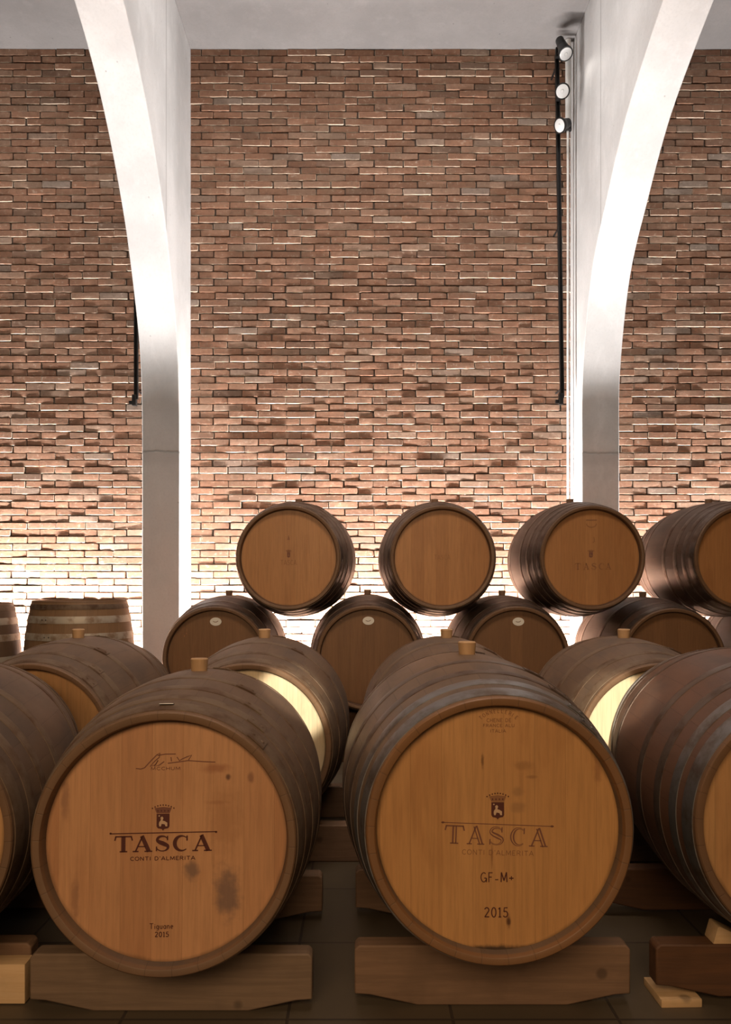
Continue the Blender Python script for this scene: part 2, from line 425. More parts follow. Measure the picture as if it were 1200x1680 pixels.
top = [(4.3, 3.68), (3.7, 3.83), (3.0, 3.95), (2.2, 4.03), (1.2, 4.08), (0, 4.1)]
fin(-1.735, -1.435, [(6.2, 0), (6.2, .6), (6.2, 1.04), (6.185, 1.5), (6.1, 1.94), (5.82, 2.53), (5.58, 2.87), (5.32, 3.15), (5.05, 3.36), (4.73, 3.53)] + top, 'column_left')
fin(1.793, 2.095, [(6.26, 0), (6.26, .6), (6.26, 1.04), (6.24, 1.68), (6.01, 2.36), (5.63, 2.78), (5.27, 3.1), (4.92, 3.29), (4.57, 3.44)] + [(4.2, 3.58)] + top[1:], 'column_right')

# ------------------------------------------------------------------ barrels
RB, RE, LB = .345, .288, .95
def rad(y, rb=RB, re=RE, L=LB): return rb - (rb - re) * abs(y / (L / 2)) ** 2
_cache = {}
def body_mesh(n=96):
    k = ('body', n)
    if k not in _cache:
        h = LB / 2; pr = []
        pr += [(.259, -h + .052), (.2655, -h + .030), (.268, -h + .012), (.271, -h + .001), (.273, -h), (RE - .003, -h), (RE, -h + .003)]
        for i in range(1, 30): y = -h + LB * i / 30; pr.append((rad(y), y))
        pr += [(RE, h - .003), (RE - .003, h), (.273, h), (.271, h - .001), (.2655, h - .03), (.259, h - .052), (.25, 0)]
        b = MB(); b.lathe(pr, n); _cache[k] = b.mesh('body', True, 30)
    return _cache[k]
def head_mesh(side):
    k = ('head', side)
    if k not in _cache:
        b = MB(); h = LB / 2; y0 = side * (h - .030); y1 = side * (h - .050)
        n = 72
        vs = []
        for r, y in ((.2665, y0), (.2665, y1)):
            vs += [(r * cos(2 * pi * i / n), y, r * sin(2 * pi * i / n)) for i in range(n)]
        b.add(vs, [tuple(range(n)), tuple(range(2 * n - 1, n - 1, -1))] + [(i, (i + 1) % n, n + (i + 1) % n, n + i) for i in range(n)])
        _cache[k] = b.mesh('head', False)
    return _cache[k]
def hoop_mesh(yc, wd, n=96):
    k = ('hoop', yc, wd, n)
    if k not in _cache:
        t = .0028; pr = []
        for i in range(5):
            y = yc - wd / 2 + wd * i / 4; pr.append((rad(y) + t - (.0012 if i in (0, 4) else 0), y))
        for i in range(4, -1, -1): y = yc - wd / 2 + wd * i / 4; pr.append((rad(y) - .001, y))
        b = MB(); b.lathe(pr, n)
        # overlapping riveted end of the strap
        a0 = 1.2 + yc
        vs = []; fs = []
        for i in range(9):
            a = a0 + .16 * i / 8
            for y, dr in ((yc - wd / 2, t), (yc - wd / 2, t + .0022), (yc + wd / 2, t + .0022), (yc + wd / 2, t)):
                r = rad(y) + dr; vs.append((r * cos(a), y, r * sin(a)))
        for i in range(8):
            for q in range(3): fs.append((i * 4 + q, i * 4 + q + 1, i * 4 + q + 5, i * 4 + q + 4))
        fs += [(0, 1, 2, 3), (32, 33, 34, 35)]
        b.add(vs, fs)
        _cache[k] = b.mesh('hoop', True, 30)
    return _cache[k]
def rivet_mesh(yc):
    k = ('rivet', yc)
    if k not in _cache:
        b = MB(); a0 = 1.2 + yc + .08
        for da in (-.045, .045):
            a = a0 + da; r0 = rad(yc) + .0045
            n = Vector((cos(a), 0, sin(a))); u = Vector((0, 1, 0)); v = n.cross(u); c = n * r0
            c.y = yc
            ring = []
            for rr, hh in ((.0055, 0), (.0045, .0015), (.0022, .0024)):
                ring += [c + n * hh + (u * cos(q * pi / 4) + v * sin(q * pi / 4)) * rr for q in range(8)]
            b.add(ring, [(p * 8 + q, p * 8 + (q + 1) % 8, (p + 1) * 8 + (q + 1) % 8, (p + 1) * 8 + q) for p in range(2) for q in range(8)] + [tuple(range(16, 24))])
        _cache[k] = b.mesh('rivet', True, 60)
    return _cache[k]
def bung_mesh(h=.05, r=.025):
    k = ('bung', h, r)
    if k not in _cache:
        b = MB(); b.lathe([(.001, -.01), (r * .86, -.01), (r, h - .003), (r - .003, h), (.001, h)], 24, closed=False, axis='z')
        _cache[k] = b.mesh('bung', True, 30)
    return _cache[k]
H4 = [(.440, .045), (.372, .036), (.285, .036), (.155, .036)]
H3 = [(.436, .042), (.340, .036), (.165, .036)]
def barrel(label, c, yaw=0, pit=0, st='st_brown', hd='hd_c', hp='hp_brown', hoops=H4, bung=('bung', .036, .025), roll=0, group=None, detail=True, sticker=False, extra=None, n=96, hp2=None):
    """c = centre in camera-relative coordinates (x, depth, height)"""
    rot = (-pit, roll, yaw)
    from mathutils import Euler
    Rm = Euler(rot).to_matrix()
    base = Vector((c[0], c[1], c[2] + CAMZ)) + Rm @ Vector((0, 0, -RB))
    root = empty('wine_barrel', base, rot); tag(root, label, 'barrel', group)
    up = (0, 0, RB)
    link('staves', body_mesh(n), M[st], root, up)
    link('barrel_head', head_mesh(-1), M[hd], root, up)
    for sgn in (-1, 1):
        for hi, (yc, wd) in enumerate(hoops):
            mm = M[hp2] if (hp2 and hi >= 2) else M[hp]
            h = link('hoop', hoop_mesh(sgn * yc, wd, n), mm, root, up)
            if detail: link('rivets', rivet_mesh(sgn * yc), mm, h)
    link('rear_head', head_mesh(1), M[hd], root, up)
    if bung:
        link('bung', bung_mesh(bung[1], bung[2]), M[bung[0]], root, (0, 0, RB + RB - .001))
    if sticker:
        b = MB(); b.lathe([(.0001, 0), (.032, 0), (.032, -.0012), (.0001, -.0012)], 28, closed=False)
        s = link('round_sticker', b.mesh('round_sticker', False), M['sticker'], root, (sticker[0], -LB / 2 + .0295, RB + sticker[1]))
        s.scale = (1, 1, .72)
        b = MB()
        pts = [(-.015, .003), (-.006, -.003), (.004, -.003), (.014, .006)]
        ribbon(b, pts, [.003, .004, .004, .003], 0)
        link('sticker_print', b.mesh('sticker_print', False), M['ink_mid'], s, (0, -.0018, 0))
    if extra: extra(root)
    return root

# ---- branded lettering: strokes laid on the head (x right, z up)
def ribbon(b, pts, ws, mi=0):
    if isinstance(ws, (int, float)): ws = [ws] * len(pts)
    vs = []; n = len(pts)
    for i in range(n):
        p = Vector(pts[i]); a = Vector(pts[max(0, i - 1)]); c = Vector(pts[min(n - 1, i + 1)])
        d = (c - a)
        if d.length < 1e-9: d = Vector((1, 0))
        d.normalize(); q = Vector((-d.y, d.x)) * ws[i] / 2
        vs += [(p.x + q.x, 0, p.y + q.y), (p.x - q.x, 0, p.y - q.y)]
    b.add(vs, [(2 * i, 2 * i + 1, 2 * i + 3, 2 * i + 2) for i in range(n - 1)], mi)
def arc(cx, cy, rx, ry, a0, a1, n=12): return [(cx + rx * cos(R(a0 + (a1 - a0) * i / n)), cy + ry * sin(R(a0 + (a1 - a0) * i / n))) for i in range(n + 1)]
K, TN = .2, .055
Sc = arc(.43, .74, .27, .22, 15, 200, 14) + [(.30, .58), (.45, .51), (.60, .43)] + arc(.43, .27, .30, .235, 25, -160, 14)
Sw = [TN] * 3 + [TN + .01 * i for i in range(1, 9)] + [.13, .14, .15, .16, .2, .22, .2] + [.17, .15, .14, .12, .1, .09, .08] + [TN] * 8
G = {
 'T': (.95, [([(.47, .0), (.47, 1)], K), ([(.06, .965), (.9, .965)], .07), ([(.08, .98), (.03, .72)], .07), ([(.87, .98), (.93, .72)], .07), ([(.28, .03), (.67, .03)], .06)]),
 'A': (1.0, [([(.14, .02), (.5, 1.0)], TN + .02), ([(.46, 1.0), (.82, .02)], K), ([(.26, .33), (.66, .33)], .05), ([(.0, .03), (.3, .03)], .06), ([(.6, .03), (1.0, .03)], .06)]),
 'S': (.88, [(Sc, Sw[:len(Sc)] + [TN] * max(0, len(Sc) - len(Sw))), ([(.70, .98), (.70, .70)], .06), ([(.12, .03), (.12, .32)], .06)]),
 'C': (.98, [(arc(.52, .5, .40, .46, 50, 310, 30), [TN + .15 * max(0, sin(pi * i / 30)) ** 2 for i in range(31)]), ([(.82, .98), (.82, .66)], .07)]),
}
def thin(w): # narrow / plain small capitals
    D = {
    'C': (.8, [arc(.45, .5, .36, .47, 45, 315)]), 'O': (.9, [arc(.45, .5, .38, .47, 0, 360, 18)]), 'N': (.85, [[(.1, 0), (.1, 1)], [(.1, 1), (.72, 0)], [(.72, 0), (.72, 1)]]),
    'T': (.8, [[(.4, 0), (.4, 1)], [(.05, .96), (.75, .96)]]), 'I': (.3, [[(.15, 0), (.15, 1)]]), 'D': (.85, [[(.12, 0), (.12, 1)], [(.12, .97)] + arc(.35, .5, .38, .47, 90, -90) + [(.12, .03)]]),
    "'": (.25, [[(.12, .75), (.14, 1)]]), 'A': (.85, [[(.03, 0), (.42, 1)], [(.42, 1), (.8, 0)], [(.2, .33), (.66, .33)]]), 'L': (.65, [[(.1, 0), (.1, 1)], [(.1, .04), (.6, .04)]]),
    'M': (1.0, [[(.1, 0), (.14, 1)], [(.14, 1), (.5, .15)], [(.5, .15), (.84, 1)], [(.84, 1), (.9, 0)]]), 'E': (.7, [[(.1, 0), (.1, 1)], [(.1, .96), (.62, .96)], [(.1, .5), (.52, .5)], [(.1, .04), (.62, .04)]]),
    'R': (.8, [[(.1, 0), (.1, 1)], [(.1, .96)] + arc(.4, .73, .26, .23, 90, -90) + [(.1, .5)], [(.38, .5), (.72, 0)]]), 'F': (.68, [[(.14, 0), (.14, 1)], [(.14, .96), (.62, .96)], [(.14, .52), (.52, .52)]]),
    'G': (.85, [arc(.46, .5, .36, .47, 50, 350), [(.8, .42), (.5, .42)], [(.8, 0), (.8, .42)]]), '-': (.6, [[(.1, .38), (.5, .38)]]), '+': (.55, [[(.08, .4), (.48, .4)], [(.28, .2), (.28, .6)]]),
    '2': (.72, [arc(.34, .74, .25, .24, 165, -30) + [(.1, .05)], [(.08, .05), (.64, .05)]]), '0': (.72, [arc(.35, .5, .26, .48, 0, 360, 18)]), '1': (.45, [[(.24, 0), (.24, 1)], [(.24, .98), (.08, .82)], [(.08, .03), (.4, .03)]]),
    '5': (.7, [[(.6, .96), (.2, .96), (.16, .56)] + arc(.33, .31, .28, .29, 120, -150)]), 'H': (.8, [[(.1, 0), (.1, 1)], [(.7, 0), (.7, 1)], [(.1, .5), (.7, .5)]]),
    'S': (.75, [arc(.38, .74, .26, .22, 30, 200, 8) + arc(.36, .26, .28, .24, 60, -160, 8)]),
    'U': (.8, [[(.1, 1), (.1, .3)] + arc(.4, .3, .3, .28, 180, 360) + [(.7, 1)]]), ' ': (.45, []),
    'a': (.55, [arc(.26, .3, .2, .28, 0, 360, 12), [(.46, 0), (.46, .6)]]), 'e': (.52, [[(.08, .32), (.44, .32)] + arc(.26, .3, .19, .28, 10, 310, 10)]), 'u': (.55, [[(.08, .6), (.08, .2)] + arc(.26, .2, .18, .18, 180, 360, 6) + [(.44, .6)], [(.44, 0), (.44, .6)]]),
    'i': (.25, [[(.12, 0), (.12, .6)], [(.12, .75), (.12, .85)]]), 'g': (.55, [arc(.26, .3, .2, .28, 0, 360, 12), [(.46, .6), (.46, -.2), (.1, -.25)]]), 'n': (.55, [[(.08, 0), (.08, .6)], arc(.26, .38, .18, .2, 180, 0, 6) + [(.44, 0)]]),
    }
    return D
def write(b, text, x0, x1, z0, z1, w, mi=0, rot=0, pivot=None, xr=None):
    D = thin(w); tot = sum(D[c][0] for c in text) + .12 * (len(text) - 1)
    sx = (x1 - x0) / tot; sz = z1 - z0; x = x0
    for ch in text:
        for s in D[ch][1]: ribbon(b, [(x + p[0] * sx, z0 + p[1] * sz) for p in s], w, mi)
        x += (D[ch][0] + .12) * sx
def big_word(b, spans, z0, z1, inline, mi=0):
    for ch, x0, x1 in spans:
        wd, st = G[ch]; sx = (x1 - x0) / wd; sz = z1 - z0
        for pts, ws in st:
            P = [(x0 + p[0] * sx, z0 + p[1] * sz) for p in pts]
            W = ws if isinstance(ws, list) else [ws] * len(P)
            W = [q * (sx + sz) / 2 * (1.3 if 0 < inline < 1 else 1) for q in W]
            if max(W) > .1 * sz and inline:      # thick stroke carries a light line down its middle
                for s, (o, fr) in enumerate(((-.30, .44), (.25, .52)) if inline < 1 else ((-.33, .34), (.28, .44))):
                    Q = []
                    for i, p in enumerate(P):
                        a = Vector(P[max(0, i - 1)]); c = Vector(P[min(len(P) - 1, i + 1)]); d = (c - a).normalized()
                        Q.append((p[0] - d.y * W[i] * o * inline, p[1] + d.x * W[i] * o * inline))
                    ribbon(b, Q, [max(.0009, q * fr) for q in W], mi)
            else: ribbon(b, P, W, mi)
def crest(b, cx, z0, z1, w):
    """mi 0 dark, 1 mid, 2 pale"""
    H = z1 - z0; u = w
    beads = arc(cx, z0 + .66 * H, u * .5, .30 * H, 152, 28, 8)
    for (x, z) in [(cx + u * .5 * t, z0 + H * (.97 - .12 * t * t)) for t in (-1, -.75, -.5, -.25, 0, .25, .5, .75, 1)]:
        b.add([(x + .0016 * cos(k * pi / 4), 0, z + .0018 * sin(k * pi / 4)) for k in range(8)], [tuple(range(8))], 0)
    b.add([(cx - u * .30, 0, z0 + .66 * H), (cx + u * .30, 0, z0 + .66 * H), (cx + u * .40, 0, z0 + .86 * H), (cx, 0, z0 + .9 * H), (cx - u * .40, 0, z0 + .86 * H)], [(0, 1, 2, 3, 4)], 1)
    for t in (-.24, -.08, .08, .24):
        b.add([(cx + u * t - .0012, -.0002, z0 + .72 * H), (cx + u * t + .0012, -.0002, z0 + .72 * H), (cx + u * t + .0012, -.0002, z0 + .78 * H), (cx + u * t - .0012, -.0002, z0 + .78 * H)], [(0, 1, 2, 3)], 0)
    s = [(-.30, .64), (.30, .64), (.30, .16), (.24, .09), (.06, .06), (0, 0), (-.06, .06), (-.24, .09), (-.30, .16)]
    b.add([(cx + u * x, 0, z0 + z * H) for x, z in s], [tuple(range(len(s)))], 0)
    beast = [(-.17, .16), (-.1, .16), (-.06, .26), (.08, .24), (.12, .16), (.2, .16), (.2, .30), (.08, .36), (-.02, .38), (.02, .48), (-.04, .54), (-.12, .50), (-.1, .40), (-.18, .32), (-.19, .24)]
    b.add([(cx + u * x, -.0003, z0 + z * H) for x, z in beast], [tuple(range(len(beast)))], 2)
    b.add([(cx - u * .18 + .002 * cos(k), -.0003, z0 + .56 * H + .002 * sin(k)) for k in (0, 1.5, 3, 4.6)], [(0, 1, 2, 3)], 2)

HY = -LB / 2 + .030 - .0007
def px(X, Z, c, s): return ((X - c[0]) / s, -(Z - c[1]) / s)
def print_part(root, name, fn, mats, rot=0):
    b = MB(); fn(b); o = link(name, b.mesh(name, False), mats, root, (0, HY, RB), (0, rot, 0)); return o

def deco_first(root):
    c, s = (272, 1379), 739.
    q = lambda x, y: px(x, y, c, s)
    def word(b):
        z1 = q(0, 1371)[1]; z0 = q(0, 1397)[1]
        big_word(b, [(ch, q(a, 0)[0], q(e, 0)[0]) for ch, a, e in (('T', 186, 216), ('A', 216, 248), ('S', 251, 278), ('C', 281, 309), ('A', 313, 345))], z0, z1, .75)
        ribbon(b, [q(179, 1367), q(353, 1366)], .0024)
        for x in (180, 352): b.add([(q(x, 0)[0] + .0028 * cos(k), 0, q(0, 1366.5)[1] + .0024 * sin(k)) for k in (0, 1, 2, 3, 4, 5)], [tuple(range(6))], 0)
    print_part(root, 'brand_lettering', word, M['ink'])
    print_part(root, 'brand_subtitle', lambda b: write(b, "CONTI D'ALMERITA", q(212, 0)[0], q(318, 0)[0], q(0, 1411)[1], q(0, 1405)[1], .0016), M['ink'])
    print_part(root, 'brand_crest', lambda b: crest(b, q(265, 0)[0], q(0, 1363)[1], q(0, 1320)[1], 35 / s), [M['ink'], M['ink_mid'], M['pale']])
    def sig(b):
        L = [[(220, 1261), (228, 1262), (234, 1260), (245, 1248), (254, 1239), (259, 1236), (258, 1243), (250, 1250), (243, 1258), (252, 1255), (256, 1248), (250, 1258), (258, 1256), (266, 1250)],
             [(255, 1240), (268, 1238), (285, 1238)], [(277, 1243), (278, 1250)], [(287, 1243), (291, 1249), (296, 1246), (303, 1243), (311, 1240), (306, 1248)], [(272, 1253), (290, 1251), (305, 1249), (330, 1251), (350, 1252)]]
        for l in L: ribbon(b, [q(*p) for p in l], .0022)
        write(b, 'MCCHUM', q(244, 0)[0], q(293, 0)[0], q(0, 1264)[1], q(0, 1259)[1], .0012)
    print_part(root, 'signature_print', sig, M['ink_mid'])
    def cru(b):
        write(b, 'Tiguane', q(244, 0)[0], q(283, 0)[0], q(0, 1522)[1], q(0, 1513)[1], .0016)
        write(b, '2015', q(253, 0)[0], q(276, 0)[0], q(0, 1535)[1], q(0, 1527)[1], .0019)
    print_part(root, 'vintage_print', cru, M['ink'])
    b = MB(); b.box((0, 0, 0), (.032, .010, .0015))
    o = link('metal_clip', b.mesh('metal_clip', True, 30, .0004), M['tagm'], root, (-.005, -.437, RB + rad(.437) + .005), (-.2, 0, 0)); o['label'] = 'small pale metal clip'

def deco_second(root):
    c, s = (820, 1359), 748.
    q = lambda x, y: px(x, y, c, s)
    def word(b):
        z1 = q(0, 1358)[1]; z0 = q(0, 1388)[1]
        big_word(b, [(ch, q(a, 0)[0], q(e, 0)[0]) for ch, a, e in (('T', 733, 766), ('A', 770, 799), ('S', 804, 833), ('C', 841, 868), ('A', 872, 903))], z0, z1, 1.25)
        ribbon(b, [q(727, 1354), q(912, 1354)], .0018)
        for x in (730, 909): b.add([(q(x, 0)[0] + .0042 * cos(k), 0, q(0, 1354)[1] + .0024 * sin(k)) for k in (0, 1, 2, 3, 4, 5)], [tuple(range(6))], 0)
    print_part(root, 'brand_lettering', word, M['ink_mid'], R(2.3))
    print_part(root, 'brand_subtitle', lambda b: write(b, "CONTI D'ALMERITA", q(762, 0)[0], q(880, 0)[0], q(0, 1404)[1], q(0, 1396)[1], .0013), M['ink_soft'], R(1.5))
    print_part(root, 'brand_crest', lambda b: crest(b, q(820, 0)[0], q(0, 1346)[1], q(0, 1302)[1], 35 / s), [M['ink'], M['ink_soft'], M['pale']])
    def num(b):
        write(b, 'GF', q(791, 0)[0], q(812, 0)[0], q(0, 1448)[1], q(0, 1432)[1], .0022)
        write(b, '-', q(814, 0)[0], q(822, 0)[0], q(0, 1450)[1], q(0, 1434)[1], .0022)
        write(b, 'M', q(824, 0)[0], q(836, 0)[0], q(0, 1448)[1], q(0, 1432)[1], .0026)
        write(b, '+', q(837, 0)[0], q(847, 0)[0], q(0, 1448)[1], q(0, 1432)[1], .0024)
    print_part(root, 'lot_print', num, M['ink'])
    def num(b):
        write(b, '2015', q(797, 0)[0], q(837, 0)[0], q(0, 1505)[1], q(0, 1489)[1], .0026)
    print_part(root, 'vintage_print', num, M['ink'])
    def stamp(b):
        D = thin(1); t = 'TONNELLERIE'
        for i, ch in enumerate(t):
            a = R(130 - 80 * i / (len(t) - 1)); rr = .0575
            cx, cz = q(822, 0)[0] + cos(a) * rr, q(0, 1172)[1] - .0575 + sin(a) * rr
            dx, dz = sin(a), -cos(a)
            for st in D[ch][1]:
                ribbon(b, [(cx + (p[0] - .4) * .0068 * dx + p[1] * .008 * cos(a), cz + (p[0] - .4) * .0068 * dz + p[1] * .008 * sin(a)) for p in st], .0012)
    print_part(root, 'cooper_stamp', stamp, M['ink_soft'])
    def stamp(b):
        write(b, 'CHENE DE', q(802, 0)[0], q(843, 0)[0], q(0, 1187)[1], q(0, 1181)[1], .0012)
        write(b, 'FRANCE ALU', q(796, 0)[0], q(848, 0)[0], q(0, 1195)[1], q(0, 1190)[1], .0012)
        write(b, 'ITALIA', q(808, 0)[0], q(834, 0)[0], q(0, 1204)[1], q(0, 1199)[1], .0012)
    print_part(root, 'stamp_lines', stamp, M['ink_soft'])

def deco_upper(root):
    def f(b):
        D = {'T': -.092, 'A': -.045, 'S': -.002, 'C': .04, 'A2': .078}
        big_word(b, [(k[0], x, x + .033) for k, x in D.items()], -.065, -.03, 0)
    print_part(root, 'brand_lettering', f, M['ink_soft'])
    def g(b):
        crest(b, -.003, .0, .045, .036)
    print_part(root, 'brand_crest', g, [M['ink_mid'], M['ink_soft'], M['ink_soft']])
    def h(b):
        ribbon(b, arc(0, .19, .028, .02, 180, 360, 8), .004); ribbon(b, [(.014, .115), (.016, .09), (.008, .085)], .004)
        ribbon(b, [(-.03, .21), (.03, .21)], .006)
    print_part(root, 'cooper_stamp', h, M['ink_soft'])

def deco_upper_left(root):
    def f(b): write(b, 'TASCA', -.045, .045, -.04, -.012, .002)
    print_part(root, 'brand_lettering', f, M['ink_soft'])
    print_part(root, 'brand_crest', lambda b: (crest(b, 0, 0, .045, .03), ribbon(b, [(-.004, .10), (.0, .125), (.004, .10)], .004)), [M['ink_mid'], M['ink_soft'], M['ink_soft']])
def deco_upper_mid(root):
    print_part(root, 'brand_lettering', lambda b: write(b, 'TASCA', -.045, .045, -.01, .016, .0016), M['ink_soft'])

# front row
B = {}
B['f0'] = barrel('dusty brown wine barrel cut off by the left picture edge, turned towards the lettered barrels', (-1.155, 2.15, -.57), .2, 0, 'st_brown', 'hd_c', 'hp_brown', H4)
B['f1'] = barrel('large brown barrel at front left, bold dark red lettering and a grey smudge', (-.451, 2.177, -.594), .05, .041, 'st_brown', 'hd_a', 'hp_brown', H4, extra=deco_first, n=128)
B['f2'] = barrel('large wine barrel, golden head with outlined lettering and code GF-M+, grey steel hoops', (.298, 2.146, -.544), .011, .016, 'st_grey', 'hd_b', 'hp_steel', H4, extra=deco_second, n=128, hp2='hp_dark')
B['f3'] = barrel('red-brown wine barrel with blue-grey end hoops cut off by the right picture edge', (1.09, 2.15, -.535), -.13, 0, 'st_red', 'hd_c', 'hp_steel', H4, n=128, hp2='hp_dark')
# middle row
LM = 'wine barrels of the middle row'
B['m0'] = barrel('middle-row barrel with plain tan head, behind the leftmost front barrels', (-1.14, 3.15, -.57), 0, 0, 'st_brown', 'hd_c', 'hp_brown', H3, group=LM)
B['m1'] = barrel('middle-row barrel with brightly lit cream head peeping right of the grey-smudged front barrel', (-.385, 3.15, -.57), 0, 0, 'st_brown', 'hd_new', 'hp_brown', H3, group=LM)
B['m2'] = barrel('middle-row barrel almost hidden behind the GF-M+ 2015 barrel, only its back and bung showing', (.353, 3.15, -.57), 0, 0, 'st_brown', 'hd_c', 'hp_brown', H3, group=LM)
B['m3'] = barrel('middle-row barrel with brightly lit cream head between the GF-M+ barrel and the right edge barrel', (1.072, 3.15, -.57), -.05, 0, 'st_brown', 'hd_new', 'hp_brown', H3, group=LM)
# rear stack, lower tier then upper tier
LL = 'dark wine barrels in the lower tier of the rear stack'
ds = ('bung_dark', .03, .022)
B['l0'] = barrel('leftmost dark barrel of the lower rear tier, round white sticker, beside the left column', (-.80, 4.77, -.425), 0, 0, 'st_back', 'hd_low', 'hp_dark', H3, ds, group=LL, sticker=(.0, .205), detail=False)
B['l1'] = barrel('dark stickered lower rear barrel, under the gap between first and second upper barrels', (.05, 4.77, -.42), 0, 0, 'st_back', 'hd_low', 'hp_dark', H3, ds, group=LL, sticker=(.0, .205), detail=False)
B['l2'] = barrel('dark stickered lower rear barrel, under the gap between second and third upper barrels', (.875, 4.77, -.425), 0, 0, 'st_back', 'hd_low', 'hp_dark', H3, ds, group=LL, sticker=(.01, .205), detail=False)
B['l3'] = barrel('dark barrel without sticker, lower rear tier, under the third and fourth upper barrels', (1.74, 4.77, -.435), 0, 0, 'st_back', 'hd_low', 'hp_dark', H3, ds, group=LL, detail=False)
B['l4'] = barrel('dark lower rear tier barrel whose left side just enters at the right picture edge', (2.57, 4.77, -.435), 0, 0, 'st_back', 'hd_low', 'hp_dark', H3, ds, group=LL, detail=False)
LU = 'wine barrels in the upper tier of the rear stack'
B['u0'] = barrel('first upper-tier barrel from the left, orange-brown head with faint crest', (-.372, 4.77, .135), -.05, 0, 'st_back', 'hd_top', 'hp_dark', H4, ds, group=LU, extra=deco_upper_left, detail=False)
B['u1'] = barrel('second upper-tier barrel from the left, nearly blank orange-brown head', (.461, 4.77, .135), 0, 0, 'st_back', 'hd_top', 'hp_dark', H4, ds, group=LU, extra=deco_upper_mid, detail=False)
B['u2'] = barrel('third upper-tier barrel from the left, faded lettering, in front of the right column', (1.292, 4.77, .135), 0, 0, 'st_back', 'hd_top', 'hp_dark', H4, ds, group=LU, extra=deco_upper, detail=False)
B['u3'] = barrel('rightmost upper-tier barrel, its head cut off by the picture edge', (2.145, 4.77, .135), 0, 0, 'st_back', 'hd_top', 'hp_dark', H4, ds, group=LU, detail=False)

# upright barrels standing on the floor at far left
def upright(label, x, y, h, k=1.0, st='st_pale', rotz=0):
    root = empty('upright_barrel', (x, y, 0), (0, 0, rotz)); tag(root, label, 'barrel', 'upright barrels by the left wall bay')
    s = (k, h / LB, k)
    up = (0, 0, h / 2); ro = (R(90), 0, 0)
    for nm, me, m in (('staves', body_mesh(96), M[st]), ('barrel_head', head_mesh(-1), M['hd_c']), ('rear_head', head_mesh(1), M['hd_c'])):
        o = link(nm, me, m, root, up, ro); o.scale = s
    for sg in (-1, 1):
        for yc, wd in ((.44, .03), (.365, .042), (.265, .042), (.13, .042)):
            o = link('hoop', hoop_mesh(sg * yc, wd, 96), M['hp_pale'] if yc < .4 else M['hp_brown'], root, up, ro); o.scale = s
            r = link('rivets', rivet_mesh(sg * yc), M['hp_dark'], o)
    return root
upright('pale oak barrel standing upright with light hoops, left of the left column', -1.675, 4.66, .922, .93, rotz=-.3)
upright('upright barrel cut off by the left picture edge beside the other upright barrel', -2.35, 4.62, .905, .93, 'st_brown')

# ------------------------------------------------------------------ cradle beams
def beam(label, x0, x1, y0, thick, z0, z1, m, cradle=None, chamf=.11, drop=.028, group=None, cat='beam', name='cradle_beam'):
    """outline in x,z; cradle = list of (cx, cz, r) circles hollowed out of the top"""
    pts = [(x0, z0 + drop), (x0 + chamf * .35, z0 + drop * .9), (x0 + chamf * 1.4, z0), (x1 - chamf * 1.4, z0), (x1 - chamf * .35, z0 + drop * .9), (x1, z0 + drop)]
    pts += [(x1, z1 - .01), (x1 - .01, z1)]
    if cradle:
        for cx, cz, r in sorted(cradle, key=lambda q: -q[0]):
            h = cz - z1
            if r > h:
                a = math.acos(h / r)
                for i in range(13):
                    t = a - 2 * a * i / 12
                    X = cx + r * sin(t)
                    if x0 + .012 < X < x1 - .012: pts.append((X, cz - r * cos(t)))
    pts += [(x0 + .01, z1), (x0, z1 - .01)]
    b = MB(); xm = (x0 + x1) / 2
    b.prism_y([(p[0] - xm, p[1] - z0) for p in pts], -thick / 2, thick / 2)
    me = b.mesh(name, True, 20)
    o = link(name, me, m, None, (xm, y0 + thick / 2, z0)); tag(o, label, cat, group)
    bv = o.modifiers.new('bevel', 'BEVEL'); bv.width = .004; bv.segments = 2; bv.limit_method = 'ANGLE'; bv.angle_limit = R(40)
    return o
def at_y(c, yaw, pit, y):
    """circle of a barrel at world depth y (camera-relative height)"""
    dy = y - c[1]; return (c[0] - dy * sin(yaw), c[2] + CAMZ - dy * sin(pit), rad(dy) + .004)
C1 = (-.451, 2.177, -.594); C2 = (.298, 2.146, -.544); C3 = (1.09, 2.15, -.535); C0 = (-1.155, 2.15, -.57)
GB = 'cradle beams under the front barrels'
def two(lab1, lab2, x0, x1, C, yaw, pit, ztop, m, m2, z0=0.0, yf=1.864):
    for y0, lab, mm in ((yf, lab1, m), (yf + .50, lab2, m2)):
        ci = min((at_y(C, yaw, pit, y) for y in (y0, y0 + .025, y0 + .05)), key=lambda q: q[1] - q[2])
        beam(lab, x0, x1, y0, .05, z0, ztop, mm, [ci], group=GB)
two('grey-brown cradle beam under the grey-smudged front barrel, front one', 'shadowed cradle beam under the grey-smudged front barrel, rear one', -.792, -.113, C1, .05, .041, .138, M['beam_a'], M['beam_b'])
two('knotty reddish cradle beam under the GF-M+ 2015 barrel, front one', 'shadowed cradle beam under the GF-M+ 2015 barrel, rear one', -.012, .660, C2, .011, .016, .146, M['beam_b'], M['beam_b'], yf=1.89)
two('dark brown cradle beam at the right edge, raised on a pale board', 'rear cradle beam under the right edge barrel', 0.722, 1.41, C3, -.13, 0, .148, M['beam_dk'], M['beam_dk'], .0205, 1.89)
two('brown cradle beam behind the bright block at the left edge', 'rear cradle beam under the left edge barrel', -1.50, -.825, C0, .2, 0, .124, M['beam_b'], M['beam_b'], yf=1.95)
for z in ():
    pass
